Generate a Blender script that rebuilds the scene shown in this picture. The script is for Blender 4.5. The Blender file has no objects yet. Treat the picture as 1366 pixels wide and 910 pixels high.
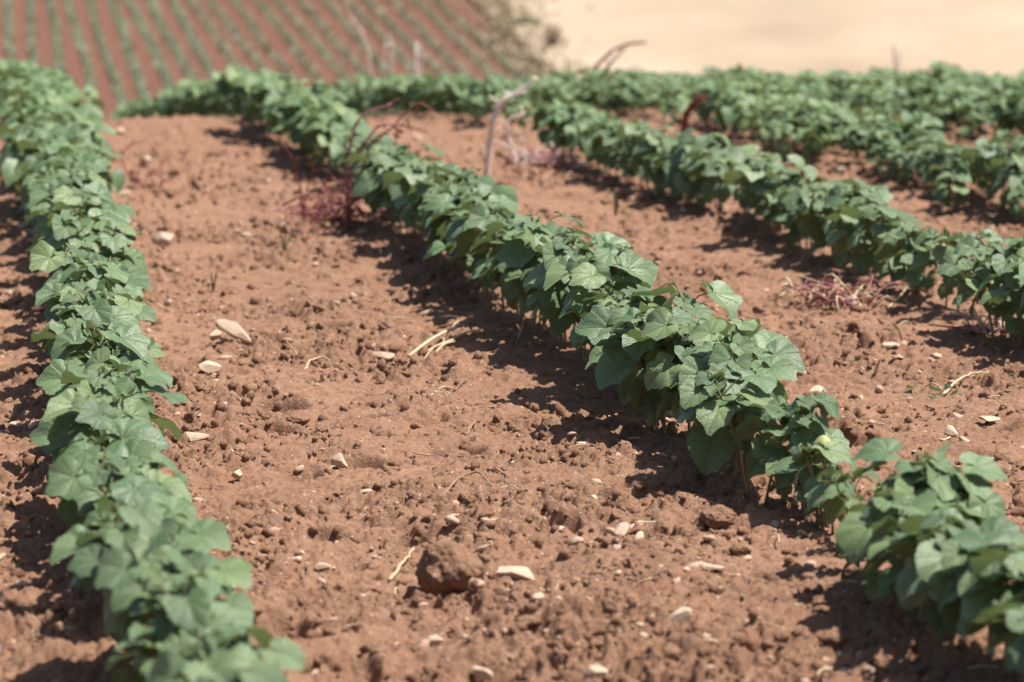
import bpy, bmesh, math, random
import numpy as np
from mathutils import Vector, Matrix, Euler

rng = np.random.default_rng(7)
random.seed(7)
C = bpy.context.scene.collection
R = math.radians

# ------------------------------------------------------------------ camera
F = 3984.2                      # focal length in photo pixels (105 mm on a 36 mm frame, 1366 px wide)
H = 0.80                        # eye height of the crouching photographer
TH = math.atan(550 / F)
PS = math.atan(678 / F * math.cos(TH))
FW = np.array([math.sin(PS) * math.cos(TH), math.cos(PS) * math.cos(TH), -math.sin(TH)])
RT = np.array([math.cos(PS), -math.sin(PS), 0.0])
UP = np.cross(RT, FW)
CAM = np.array([0.0, 0.0, H])

# ------------------------------------------------------------------ noise
def _hash(ix, iy, seed):
    h = (ix.astype(np.int64) * 374761393 + iy.astype(np.int64) * 668265263 + seed * 1442695041) & 0xFFFFFFFF
    h = ((h ^ (h >> 13)) * 1274126177) & 0xFFFFFFFF
    h = ((h ^ (h >> 16)) * 2246822519) & 0xFFFFFFFF
    h = h ^ (h >> 15)
    return (h & 0xFFFFFF).astype(np.float32) / float(0xFFFFFF)

def vnoise(x, y, seed=0):
    ix = np.floor(x); iy = np.floor(y)
    fx = (x - ix).astype(np.float32); fy = (y - iy).astype(np.float32)
    ix = ix.astype(np.int64); iy = iy.astype(np.int64)
    def g(dx, dy):
        a = _hash(ix + dx, iy + dy, seed) * (2 * np.pi)
        return np.cos(a) * (fx - dx) + np.sin(a) * (fy - dy)
    u = fx * fx * fx * (fx * (fx * 6 - 15) + 10); v = fy * fy * fy * (fy * (fy * 6 - 15) + 10)
    a = g(0, 0); b = g(1, 0); c = g(0, 1); d = g(1, 1)
    return (a + (b - a) * u) * (1 - v) + (c + (d - c) * u) * v

def fbm(x, y, lam, octs, seed, gain=0.5):
    s = np.zeros_like(x, dtype=np.float32); a = 1.0
    for o in range(octs):
        s += a * vnoise(x / lam * 2 ** o + 17.3 * o, y / lam * 2 ** o - 9.1 * o, seed + o)
        a *= gain
    return s

def lumps(x, y, cell, prob, seed, rmin=0.25, rmax=0.6, rough=0.0):
    """height of half-buried round crumbs scattered one or none to a cell"""
    gx = x / cell; gy = y / cell
    ix = np.floor(gx).astype(np.int64); iy = np.floor(gy).astype(np.int64)
    best = np.zeros_like(x, dtype=np.float32)
    for dx in (-1, 0, 1):
        for dy in (-1, 0, 1):
            cx = ix + dx; cy = iy + dy
            keep = _hash(cx, cy, seed + 1) < prob
            px = cx + 0.15 + 0.7 * _hash(cx, cy, seed + 2); py = cy + 0.15 + 0.7 * _hash(cx, cy, seed + 3)
            r = rmin + (rmax - rmin) * _hash(cx, cy, seed + 4) ** 2
            st = 0.7 + 0.6 * _hash(cx, cy, seed + 5)
            an = _hash(cx, cy, seed + 6) * 3.1416
            ux = gx - px; uy = gy - py
            ax = (ux * np.cos(an) + uy * np.sin(an)) * st; ay = (-ux * np.sin(an) + uy * np.cos(an)) / st
            q = 1 - (ax * ax + ay * ay) / (r * r)
            h = np.where(keep & (q > 0), r * np.sqrt(np.maximum(q, 0)) * 0.8, 0)
            best = np.maximum(best, h)
    return best * cell

# ------------------------------------------------------------------ terrain
_S = np.array([-60, 0, 9, 11.5, 13, 15, 17, 20, 22.8, 27, 32, 45, 60, 75, 87, 94, 101, 109, 125, 138, 165, 200, 400, 1600.])
_Z = np.array([0, 0, 0, -.01, -.05, -.16, -.31, -.52, -.72, -1.08, -1.55, -2.75, -3.9, -4.9, -5.5, -5.55, -5.15, -4.55, -3.42, -2.5, -.62, 1.85, 14, 60.])
def _pchip(xq, X, Y):
    h = np.diff(X); d = np.diff(Y) / h
    m = np.zeros_like(Y); m[0] = d[0]; m[-1] = d[-1]
    for i in range(1, len(X) - 1):
        if d[i - 1] * d[i] > 0:
            w1 = 2 * h[i] + h[i - 1]; w2 = h[i] + 2 * h[i - 1]
            m[i] = (w1 + w2) / (w1 / d[i - 1] + w2 / d[i])
    i = np.clip(np.searchsorted(X, xq) - 1, 0, len(X) - 2)
    t = np.clip((xq - X[i]) / h[i], 0, 1)
    return ((1 + 2 * t) * (1 - t) ** 2 * Y[i] + t * (1 - t) ** 2 * h[i] * m[i] + t * t * (3 - 2 * t) * Y[i + 1] + t * t * (t - 1) * h[i] * m[i + 1])

def depth(x, y): return x * math.sin(PS) + y * math.cos(PS)
def macro(x, y):
    x = np.asarray(x, dtype=np.float64); y = np.asarray(y, dtype=np.float64)
    s = depth(x, y)
    z = _pchip(s, _S, _Z) + .05 * np.exp(-((x - .75) / .4) ** 2 - ((y - 12.6) / 1.2) ** 2)
    z = z + .105 * np.clip((x - .9) / 2.4, 0, 1) * np.exp(-((s - 17) / 3.6) ** 2)            # the crest rises to the right
    z = z + 0.0040 * np.clip(x - 8, 0, 40) * np.clip(s - 112, -14, 120)     # the far slope steepens to the right
    return z

def unproject(px, py, dz=0.0):
    d = RT * (px - 683) / F + UP * (455 - py) / F + FW
    t = (dz - H) / d[2]
    lo = 1.0
    ts = np.concatenate([np.linspace(1.5, 30, 1200), np.linspace(30, 260, 2000)])
    P = CAM + ts[:, None] * d
    g = P[:, 2] - macro(P[:, 0], P[:, 1]) - dz
    k = np.argmax(g < 0) if (g < 0).any() else len(ts) - 1
    return P[k]

ROW0, ROWS = 0.14, 0.915
def row_x(k): return ROW0 + ROWS * k

PITS = [(357, 528, .06, .03, .030, .6), (608, 588, .045, .03, .034, .2), (548, 700, .028, .022, .02, 0), (440, 427, .045, .02, .026, .2), (484, 603, .03, .016, .02, .8),
        (312, 661, .035, .015, .022, .2), (424, 690, .03, .018, .018, 0), (662, 880, .03, .02, .022, 0), (720, 822, .03, .012, .016, .4), (492, 546, .03, .02, .02, -.4),
        (372, 565, .03, .02, .02, .4), (745, 690, .025, .016, .02, .9), (270, 640, .03, .014, .018, 0), (558, 640, .02, .012, .014, 0), (690, 590, .02, .016, .014, 0),
        (1128, 575, .05, .03, .026, 0), (1250, 640, .04, .02, .02, 0), (1300, 600, .04, .02, .016, 0), (400, 615, .03, .02, .02, 0), (250, 470, .03, .03, .02, 0),
        (800, 780, .02, .012, .014, 0), (560, 765, .03, .018, .02, .2), (470, 870, .03, .02, .02, 0), (380, 820, .03, .02, .02, 0), (870, 705, .02, .012, .014, 0)]
PITS = [(*unproject(a, b)[:2], c, d, e, g) for a, b, c, d, e, g in PITS]

def detail(x, y):
    x = np.asarray(x, dtype=np.float64); y = np.asarray(y, dtype=np.float64)
    s = depth(x, y)
    near = np.clip((26 - s) / 12, 0, 1)
    wx = x + 0.009 * fbm(x, y, .022, 3, 91, .6); wy = y + 0.009 * fbm(x, y, .022, 3, 95, .6)
    h = 0.022 * fbm(x, y, 0.7, 2, 3) + 0.018 * fbm(x, y, 0.19, 3, 11, .5)
    cover = np.clip(0.38 + 1.7 * fbm(x, y, 0.42, 2, 40), 0.06, 1.0)          # smooth and cloddy stretches
    h += cover * (0.046 * np.abs(fbm(wx, wy, .065, 3, 21, .5)) + 0.75 * lumps(wx, wy, .075, .22, 100, .15, .42))
    h += (.45 + .55 * cover) * (0.0155 * np.abs(fbm(wx, wy, .026, 2, 31, .55)) + 0.45 * lumps(wx, wy, .026, .3, 200, .15, .5))
    h += 0.0066 * np.abs(fbm(x, y, .012, 2, 60, .6)) + 0.6 * lumps(x, y, .011, .4, 400, .2, .5)
    # cracks and small hollows
    n = fbm(wx + 3, wy + 8, 0.055, 3, 70, .6)
    h -= 0.022 * np.clip(n - 0.34, 0, .25) * 4.0
    for px, py, rx, ry, dep, an in PITS:
        ux = (x - px) * math.cos(an) + (y - py) * math.sin(an); uy = -(x - px) * math.sin(an) + (y - py) * math.cos(an)
        h -= dep * 1.5 * np.exp(-((ux / rx) ** 2 + (uy / (ry * 2.2)) ** 2) ** 3)
    ridge = 0
    for k in range(-1, 7):
        ridge = ridge + np.exp(-((x - row_x(k)) / .16) ** 2)
    h = h + 0.012 * ridge
    far = 0.05 * fbm(x, y, 3.0, 3, 5) * (1 - near)
    return (h - 0.024) * near + far

def ground_z(x, y): return macro(x, y) + detail(x, y)
def gz(x, y): return float(ground_z(np.array([x]), np.array([y]))[0])

# ------------------------------------------------------------------ mesh helpers
def mesh_np(name, V, faces, uv=None, tint=None, smooth=True, mats=(), midx=None):
    """faces: list of integer arrays (M,k)"""
    me = bpy.data.meshes.new(name)
    V = np.asarray(V, dtype=np.float32)
    me.vertices.add(len(V)); me.vertices.foreach_set('co', V.ravel())
    faces = [np.asarray(f, dtype=np.int32) for f in faces if len(f)]
    loops = np.concatenate([f.ravel() for f in faces])
    tot = np.concatenate([np.full(len(f), f.shape[1], dtype=np.int32) for f in faces])
    st = np.concatenate([[0], np.cumsum(tot)[:-1]]).astype(np.int32)
    me.loops.add(len(loops)); me.loops.foreach_set('vertex_index', loops)
    me.polygons.add(len(tot)); me.polygons.foreach_set('loop_start', st); me.polygons.foreach_set('loop_total', tot)
    if smooth: me.polygons.foreach_set('use_smooth', np.ones(len(tot), dtype=bool))
    for m in mats: me.materials.append(m)
    if midx is not None: me.polygons.foreach_set('material_index', np.asarray(midx, dtype=np.int32))
    me.update(calc_edges=True)
    if uv is not None:
        l = me.uv_layers.new(name='UVMap'); l.data.foreach_set('uv', np.asarray(uv, dtype=np.float32)[loops].ravel())
    if tint is not None:
        a = me.attributes.new('tint', 'FLOAT', 'POINT'); a.data.foreach_set('value', np.asarray(tint, dtype=np.float32))
    return me

class MB:
    """collects shapes for one mesh"""
    def __init__(s): s.V = []; s.F = {}; s.U = []; s.T = []; s.n = 0
    def add(s, V, faces, uv=None, tint=0.5):
        V = np.asarray(V, dtype=np.float32)
        for f in faces:
            f = np.asarray(f, dtype=np.int32)
            s.F.setdefault(f.shape[1], []).append(f + s.n)
        s.V.append(V); s.U.append(np.zeros((len(V), 2), np.float32) if uv is None else np.asarray(uv, np.float32))
        s.T.append(np.full(len(V), tint, np.float32) if np.isscalar(tint) else np.asarray(tint, np.float32)); s.n += len(V)
    def tube(s, pts, rad, sides=6, tint=0.5):
        P = np.asarray(pts, dtype=np.float64); n = len(P)
        r = np.broadcast_to(np.asarray(rad, dtype=np.float64), (n,)) if np.ndim(rad) else np.full(n, rad)
        T = np.gradient(P, axis=0); T /= np.linalg.norm(T, axis=1)[:, None] + 1e-12
        up = np.array([0, 0, 1.0]) if abs(T[0, 2]) < .9 else np.array([1.0, 0, 0])
        V = []
        for i in range(n):
            a = np.cross(T[i], up); a /= np.linalg.norm(a) + 1e-12; b = np.cross(T[i], a); up = -np.cross(T[i], a) if False else np.cross(a, T[i])
            ang = np.arange(sides) * 2 * np.pi / sides
            V.append(P[i] + r[i] * (np.cos(ang)[:, None] * a + np.sin(ang)[:, None] * b))
        V = np.concatenate(V + [P[:1], P[-1:]])
        q = []; t = []
        for i in range(n - 1):
            for j in range(sides):
                k = (j + 1) % sides
                q.append((i * sides + j, i * sides + k, (i + 1) * sides + k, (i + 1) * sides + j))
        for j in range(sides):
            k = (j + 1) % sides
            t.append((n * sides, k, j)); t.append((n * sides + 1, (n - 1) * sides + j, (n - 1) * sides + k))
        s.add(V, [q, t], None, tint)
    def mesh(s, name, mats=(), smooth=True):
        return mesh_np(name, np.concatenate(s.V), [np.concatenate(v) for v in s.F.values()], np.concatenate(s.U), np.concatenate(s.T), smooth, mats)

def link(name, data, parent=None, loc=None):
    o = bpy.data.objects.new(name, data); C.objects.link(o)
    if parent: o.parent = parent
    if loc is not None: o.location = loc
    return o
def tag(o, label, cat, group=None):
    o['label'] = label; o['category'] = cat
    if group: o['group'] = group
    return o
def kind(o, k): o['kind'] = k; return o

def spline(pts, n=24):
    P = np.asarray(pts, dtype=np.float64)
    t = np.linspace(0, len(P) - 1, n); out = []
    for u in t:
        i = min(int(u), len(P) - 2); f = u - i
        p0 = P[max(i - 1, 0)]; p1 = P[i]; p2 = P[i + 1]; p3 = P[min(i + 2, len(P) - 1)]
        out.append(0.5 * ((2 * p1) + (-p0 + p2) * f + (2 * p0 - 5 * p1 + 4 * p2 - p3) * f * f + (-p0 + 3 * p1 - 3 * p2 + p3) * f ** 3))
    return np.array(out)

# ------------------------------------------------------------------ materials
def new_mat(name):
    m = bpy.data.materials.new(name); m.use_nodes = True
    nt = m.node_tree; nt.nodes.clear()
    out = nt.nodes.new('ShaderNodeOutputMaterial'); p = nt.nodes.new('ShaderNodeBsdfPrincipled')
    nt.links.new(p.outputs[0], out.inputs[0])
    return m, nt, p, out
def N(nt, t, **kw):
    n = nt.nodes.new(t)
    for k, v in kw.items():
        if k.startswith('i_'): n.inputs[int(k[2:])].default_value = v
        else: setattr(n, k, v)
    return n
def noise(nt, vec, scale, detail=4, rough=.6):
    n = N(nt, 'ShaderNodeTexNoise'); n.inputs['Scale'].default_value = scale; n.inputs['Detail'].default_value = detail; n.inputs['Roughness'].default_value = rough
    nt.links.new(vec, n.inputs['Vector']); return n.outputs['Fac']
def ramp(nt, fac, stops):
    r = N(nt, 'ShaderNodeValToRGB'); e = r.color_ramp.elements
    while len(e) < len(stops): e.new(.5)
    for k, (p, c) in enumerate(stops):
        e[k].position = p; e[k].color = (*c, 1)
    nt.links.new(fac, r.inputs[0]); return r.outputs[0]
def mixc(nt, fac, a, b, mode='MIX'):
    m = N(nt, 'ShaderNodeMix', data_type='RGBA', blend_type=mode)
    for v, i in ((fac, 0), (a, 6), (b, 7)):
        if hasattr(v, 'type') and hasattr(v, 'is_linked'): nt.links.new(v, m.inputs[i])
        elif i == 0: m.inputs[0].default_value = v
        else: m.inputs[i].default_value = (*v, 1)
    return m.outputs[2]
def math_n(nt, op, a, b=None, clamp=False):
    m = N(nt, 'ShaderNodeMath', operation=op, use_clamp=clamp)
    for i, v in enumerate((a, b)):
        if v is None: continue
        if hasattr(v, 'is_linked'): nt.links.new(v, m.inputs[i])
        else: m.inputs[i].default_value = v
    return m.outputs[0]
def bump(nt, h, strength, dist, nrm=None):
    b = N(nt, 'ShaderNodeBump'); b.inputs['Strength'].default_value = strength; b.inputs['Distance'].default_value = dist
    nt.links.new(h, b.inputs['Height'])
    if nrm: nt.links.new(nrm, b.inputs['Normal'])
    return b.outputs[0]

def soil_material(name, pale=1.0, use_obj=True, clod=False):
    m, nt, p, out = new_mat(name)
    tc = N(nt, 'ShaderNodeTexCoord'); geo = N(nt, 'ShaderNodeNewGeometry')
    v = geo.outputs['Position']
    n1 = noise(nt, v, 2.2, 3); n2 = noise(nt, v, 28, 5, .65); n3 = noise(nt, v, 300, 3, .7)
    a = ramp(nt, n1, [(.3, (.246 * pale, .135 * pale, .083 * pale)), (.7, (.328 * pale, .188 * pale, .120 * pale))])
    b = mixc(nt, .55, a, ramp(nt, n2, [(.3, (.180 * pale, .092 * pale, .055 * pale)), (.55, (.295 * pale, .166 * pale, .104 * pale)), (.8, (.40 * pale, .250 * pale, .175 * pale))]))
    # pale grit grains
    vo = N(nt, 'ShaderNodeTexVoronoi'); vo.inputs['Scale'].default_value = 130; nt.links.new(v, vo.inputs['Vector'])
    sep = N(nt, 'ShaderNodeSeparateColor'); nt.links.new(vo.outputs['Color'], sep.inputs[0])
    g = math_n(nt, 'MULTIPLY', math_n(nt, 'GREATER_THAN', sep.outputs[0], .93), math_n(nt, 'LESS_THAN', vo.outputs['Distance'], .28))
    c = mixc(nt, math_n(nt, 'MULTIPLY', g, .7), b, (.56, .42, .31))
    if not clod:
        # the far slope is bare red earth
        sy = N(nt, 'ShaderNodeSeparateXYZ'); nt.links.new(v, sy.inputs[0])
        f = N(nt, 'ShaderNodeMapRange'); f.inputs[1].default_value = 9; f.inputs[2].default_value = 45
        nt.links.new(sy.outputs[1], f.inputs[0])
        red = mixc(nt, noise(nt, v, .5, 4), (.120, .055, .037), (.165, .078, .053))
        c = mixc(nt, f.outputs[0], c, red)
    nt.links.new(c, p.inputs['Base Color'])
    p.inputs['Roughness'].default_value = .95; p.inputs['Specular IOR Level'].default_value = .12
    b1 = bump(nt, noise(nt, v, 620, 3, .7), .7, .0016); b1 = bump(nt, n3, .9, .0035, b1); b2 = bump(nt, noise(nt, v, 110, 4, .7), .6, .007, b1)
    nt.links.new(b2, p.inputs['Normal'])
    return m
M_soil = soil_material('red_brown_soil'); M_clod = soil_material('soil_clod', .97, clod=True)

def tint_attr(nt):
    a = N(nt, 'ShaderNodeAttribute', attribute_name='tint'); return a.outputs['Fac']

def stone_material():
    m, nt, p, out = new_mat('pale_limestone')
    tc = N(nt, 'ShaderNodeTexCoord'); geo = N(nt, 'ShaderNodeNewGeometry'); v = geo.outputs['Position']
    c = ramp(nt, noise(nt, v, 45, 5, .7), [(.25, (.36, .245, .170)), (.5, (.50, .375, .272)), (.75, (.62, .50, .385))])
    t = tint_attr(nt)
    c = mixc(nt, math_n(nt, 'MULTIPLY', t, .75), c, (.38, .215, .145))           # earth-stained ones
    dust = math_n(nt, 'MULTIPLY', ramp(nt, noise(nt, v, 90, 4, .7), [(.5, (0, 0, 0)), (.65, (1, 1, 1))]), .6)
    c = mixc(nt, dust, c, (.33, .19, .125))
    nt.links.new(c, p.inputs['Base Color']); p.inputs['Roughness'].default_value = .85; p.inputs['Specular IOR Level'].default_value = .25
    nt.links.new(bump(nt, noise(nt, v, 220, 5, .7), .5, .003), p.inputs['Normal'])
    return m
M_stone = stone_material()

def leaf_material(name, far=False, hue=0.0):
    m, nt, p, out = new_mat(name)
    uvn = N(nt, 'ShaderNodeUVMap', uv_map='UVMap'); oi = N(nt, 'ShaderNodeObjectInfo')
    t = tint_attr(nt)
    rnd = math_n(nt, 'FRACT', math_n(nt, 'ADD', oi.outputs['Random'], t)) if not far else t
    base = ramp(nt, rnd, [(0, (.066, .124, .054)), (.35, (.106, .178, .076)), (.75, (.144, .220, .094)), (1, (.192, .262, .100))])
    geo = N(nt, 'ShaderNodeNewGeometry')
    patch = noise(nt, geo.outputs['Position'], 60, 3)
    base = mixc(nt, math_n(nt, 'MULTIPLY', patch, .35), base, (.180, .240, .115))
    if not far:
        sp = N(nt, 'ShaderNodeSeparateXYZ'); nt.links.new(uvn.outputs[0], sp.inputs[0])
        x = math_n(nt, 'ABSOLUTE', math_n(nt, 'SUBTRACT', sp.outputs[0], .5)); y = math_n(nt, 'SUBTRACT', sp.outputs[1], .5)
        dmin = None
        for ang in (0, 38, 72):
            a = R(ang); sx, sy = math.sin(a), math.cos(a)
            cr = math_n(nt, 'ABSOLUTE', math_n(nt, 'SUBTRACT', math_n(nt, 'MULTIPLY', x, sy), math_n(nt, 'MULTIPLY', y, sx)))
            al = math_n(nt, 'ADD', math_n(nt, 'MULTIPLY', x, sx), math_n(nt, 'MULTIPLY', y, sy))
            d = math_n(nt, 'ADD', cr, math_n(nt, 'MULTIPLY', math_n(nt, 'LESS_THAN', al, 0), 1.0))
            d = math_n(nt, 'ADD', d, math_n(nt, 'MULTIPLY', al, .006))
            dmin = d if dmin is None else math_n(nt, 'MINIMUM', dmin, d)
        vein = N(nt, 'ShaderNodeMapRange'); vein.inputs[1].default_value = .006; vein.inputs[2].default_value = .018; vein.inputs[3].default_value = 1; vein.inputs[4].default_value = 0
        nt.links.new(dmin, vein.inputs[0])
        # side veins leaving the midrib at a slant
        sl = math_n(nt, 'SINE', math_n(nt, 'MULTIPLY', math_n(nt, 'SUBTRACT', y, math_n(nt, 'MULTIPLY', x, .75)), 75))
        sv = N(nt, 'ShaderNodeMapRange'); sv.inputs[1].default_value = .90; sv.inputs[2].default_value = 1
        nt.links.new(sl, sv.inputs[0])
        both = math_n(nt, 'MAXIMUM', vein.outputs[0], math_n(nt, 'MULTIPLY', sv.outputs[0], .35))
        base = mixc(nt, math_n(nt, 'MULTIPLY', both, .5), base, (.30, .37, .20))
        cup = math_n(nt, 'ADD', math_n(nt, 'MULTIPLY', both, -1.0), math_n(nt, 'MULTIPLY', noise(nt, uvn.outputs[0], 14, 3), .7))
        nt.links.new(bump(nt, cup, .7, .003), p.inputs['Normal'])
    # underside paler and yellower
    base = mixc(nt, math_n(nt, 'MULTIPLY', geo.outputs['Backfacing'], .45), base, (.165, .21, .105))
    nt.links.new(base, p.inputs['Base Color'])
    p.inputs['Roughness'].default_value = .58 if far else .40; p.inputs['Specular IOR Level'].default_value = .3 if far else .5
    tr = N(nt, 'ShaderNodeBsdfTranslucent')
    nt.links.new(mixc(nt, .6, base, (.20, .27, .07)), tr.inputs[0])
    mx = N(nt, 'ShaderNodeMixShader'); mx.inputs[0].default_value = .20
    nt.links.new(p.outputs[0], mx.inputs[1]); nt.links.new(tr.outputs[0], mx.inputs[2]); nt.links.new(mx.outputs[0], out.inputs[0])
    return m
M_leaf = leaf_material('cotton_leaf'); M_leaf_far = leaf_material('cotton_foliage', far=True)

def simple(name, stops, scale=40, rough=.7, spec=.3, bumpd=0.0):
    m, nt, p, out = new_mat(name)
    geo = N(nt, 'ShaderNodeNewGeometry'); v = geo.outputs['Position']
    t = tint_attr(nt)
    f = math_n(nt, 'ADD', math_n(nt, 'MULTIPLY', noise(nt, v, scale, 4), .6), math_n(nt, 'MULTIPLY', t, .4))
    nt.links.new(ramp(nt, f, stops), p.inputs['Base Color'])
    p.inputs['Roughness'].default_value = rough; p.inputs['Specular IOR Level'].default_value = spec
    if bumpd: nt.links.new(bump(nt, noise(nt, v, scale * 4, 4), .5, bumpd), p.inputs['Normal'])
    return m
M_stem = simple('cotton_stem', [(.2, (.16, .065, .05)), (.5, (.17, .15, .07)), (.8, (.20, .26, .09))], 30, .5)
M_straw = simple('dry_straw', [(.2, (.40, .28, .17)), (.8, (.62, .50, .32))], 60, .7)
M_twig = simple('brown_twig', [(.2, (.16, .09, .06)), (.8, (.36, .24, .16))], 60, .8, .2, .002)
M_redweed = simple('dry_red_weed', [(.2, (.19, .035, .050)), (.55, (.30, .10, .10)), (.85, (.46, .27, .23))], 25, .7)
M_paleweed = simple('dry_pale_weed', [(.2, (.55, .36, .31)), (.5, (.72, .58, .50)), (.85, (.80, .71, .63))], 14, .7)
M_darkred = simple('dark_red_weed', [(.2, (.10, .02, .018)), (.6, (.22, .05, .03)), (.9, (.40, .16, .06))], 12, .7)
M_grass = simple('green_grass', [(.2, (.05, .10, .03)), (.8, (.16, .22, .08))], 30, .5)
M_drygrass = simple('yellow_grass', [(.2, (.40, .34, .16)), (.8, (.62, .55, .33))], 40, .6)
M_bud = simple('flower_bud', [(.2, (.17, .24, .08)), (.6, (.30, .33, .13)), (.9, (.48, .42, .25))], 90, .5, .3, .001)
M_stubble = simple('stubble', [(.2, (.280, .210, .145)), (.5, (.345, .265, .183)), (.8, (.390, .312, .226))], .22, .9, .1)
M_farplant = simple('far_crop', [(.2, (.155, .205, .120)), (.8, (.235, .27, .17))], 3, .6)
M_farplant_dry = simple('far_crop_dry', [(.2, (.185, .195, .115)), (.8, (.265, .26, .17))], 3, .6)
M_scrub = simple('dry_scrub', [(.2, (.18, .17, .09)), (.5, (.38, .30, .19)), (.8, (.52, .41, .28))], 1.2, .8)
M_darkbush = simple('dark_bush', [(.2, (.05, .03, .018)), (.8, (.15, .085, .05))], 2, .8)

# ------------------------------------------------------------------ ground: one sheet, finest where the lens looks
def build_ground():
    fine = .00068
    a0, a1 = -3.5, 22.5                                       # degrees to the right of +Y
    th = [R(a0)]
    while th[-1] < R(a1): th.append(th[-1] + fine)
    step = fine
    while th[-1] < R(178): step = min(step * 1.045, .06); th.append(th[-1] + step)
    step = fine; lo = [R(a0)]
    while lo[-1] > R(-180): step = min(step * 1.045, .06); lo.append(lo[-1] - step)
    th = np.array(lo[:0:-1] + th); th[-1] = th[0] + 2 * np.pi
    r = [.25]
    while r[-1] < 1.95: r.append(r[-1] * 1.03)
    while r[-1] < 8: r.append(r[-1] * 1.00105)
    while r[-1] < 13: r.append(r[-1] * 1.0020)
    while r[-1] < 26: r.append(r[-1] * 1.0045)
    while r[-1] < 1500: r.append(r[-1] * 1.02)
    r = np.array(r)
    Rr, T = np.meshgrid(r, th, indexing='ij')
    X = Rr * np.sin(T); Y = Rr * np.cos(T)
    Z = ground_z(X.ravel(), Y.ravel())
    V = np.stack([X.ravel(), Y.ravel(), Z], 1)
    nr, na = len(r), len(th)
    i = np.arange(nr - 1)[:, None] * na + np.arange(na - 1)[None, :]
    i = i.ravel()
    q = np.stack([i, i + na, i + na + 1, i + 1], 1)
    c = len(V); V = np.concatenate([V, [[0, 0, gz(0, 0)]]])
    t = np.stack([np.full(na - 1, c), np.arange(na - 1), np.arange(1, na)], 1)
    me = mesh_np('ground', V, [q, t[:, ::-1] * 1], mats=(M_soil,), smooth=False)
    # faces must look up
    me.update()
    if me.polygons[len(q) // 2].normal.z < 0: me.flip_normals()
    print('ground verts', len(V))
    return kind(link('ground', me), 'structure')
build_ground()

# ------------------------------------------------------------------ stubble field beyond the far rows
EDGE = 19.8
def build_stubble():
    xs = np.concatenate([np.linspace(EDGE, 60, 50), np.linspace(62, 400, 60)])
    ys = np.concatenate([np.linspace(55, 260, 120), np.linspace(265, 900, 40)])
    X, Y = np.meshgrid(xs, ys, indexing='ij')
    X = X + np.where(np.arange(len(xs))[:, None] == 0, 0.8 * vnoise(Y / 5, Y * 0, 9), 0)
    Z = macro(X.ravel(), Y.ravel()) + .16 + 0.05 * fbm(X.ravel(), Y.ravel(), 3.0, 3, 5)
    n = len(ys)
    i = (np.arange(len(xs) - 1)[:, None] * n + np.arange(n - 1)[None, :]).ravel()
    q = np.stack([i, i + n, i + n + 1, i + 1], 1)[:, ::-1]
    me = mesh_np('stubble_field', np.stack([X.ravel(), Y.ravel(), Z], 1), [q], tint=.5 + .9 * fbm(X.ravel(), Y.ravel() * .6, 9, 4, 77) - .25 * np.clip((Y.ravel() - 120) / 60, -.6, 1), mats=(M_stubble,))
    return kind(link('stubble_field', me), 'structure')
build_stubble()

# ------------------------------------------------------------------ cotton leaves
def leaf_geo(lobe, seed, nr=7, na=36, flat=False):
    rg = np.random.default_rng(seed)
    heart_a = np.array([0, 14, 32, 58, 88, 118, 148, 168, 178]); heart_r = np.array([1, .86, .77, .70, .63, .57, .45, .26, .08])
    lob_a = np.array([0, 13, 24, 36, 47, 60, 75, 92, 112, 135, 158, 178]); lob_r = np.array([1, .84, .74, .76, .88, .73, .65, .67, .58, .53, .36, .08])
    phi = np.linspace(-178, 178, na)
    a = np.abs(phi)
    rad = (1 - lobe) * np.interp(a, heart_a, heart_r) + lobe * np.interp(a, lob_a, lob_r)
    skew = 1 + rg.uniform(-.08, .08) * np.sin(np.radians(phi))
    rad = rad * skew * (1 + .025 * np.sin(phi * .16 + rg.uniform(0, 6)) + .02 * np.sin(phi * .31 + rg.uniform(0, 6)))
    f = np.linspace(0, 1, nr) ** .85
    V = np.zeros((nr * na, 3)); U = np.zeros((nr * na, 2))
    k1, k2, k3 = rg.uniform(.05, .50), rg.uniform(.02, .38), rg.uniform(-.15, .45)
    wv, ph, nw = rg.uniform(.03, .085), rg.uniform(0, 6), rg.integers(3, 6)
    tw = rg.uniform(-.25, .25)
    for i in range(nr):
        r = rad * f[i]
        x = r * np.sin(np.radians(phi)); y = r * np.cos(np.radians(phi))
        veins = np.array([0, 38, 72, 120])
        da = np.min(np.abs(a[:, None] - veins[None, :]), axis=1) / 21.0
        puff = .085 * f[i] * (1 - f[i] * .4) * np.sin(np.clip(da, 0, 1) * np.pi / 2)
        z = -k1 * np.clip(y, 0, 2) ** 2 - .25 * k1 * np.clip(-y, 0, 1) - k3 * x * x + k2 * np.abs(x) + puff + wv * f[i] ** 2 * np.sin(np.radians(phi) * nw + ph) + tw * x * y
        if flat: z *= .6
        V[i * na:(i + 1) * na] = np.stack([x, y, z], 1); U[i * na:(i + 1) * na] = np.stack([x / 2 + .5, y / 2 + .5], 1)
    # UV kept in leaf lengths about (.5,.5)
    U = (U - .5) * 2 + .5
    q = []
    for i in range(nr - 1):
        j = np.arange(na - 1)
        q.append(np.stack([i * na + j, (i + 1) * na + j, (i + 1) * na + j + 1, i * na + j + 1], 1))
    return V, np.concatenate(q)[:, ::-1], U

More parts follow.
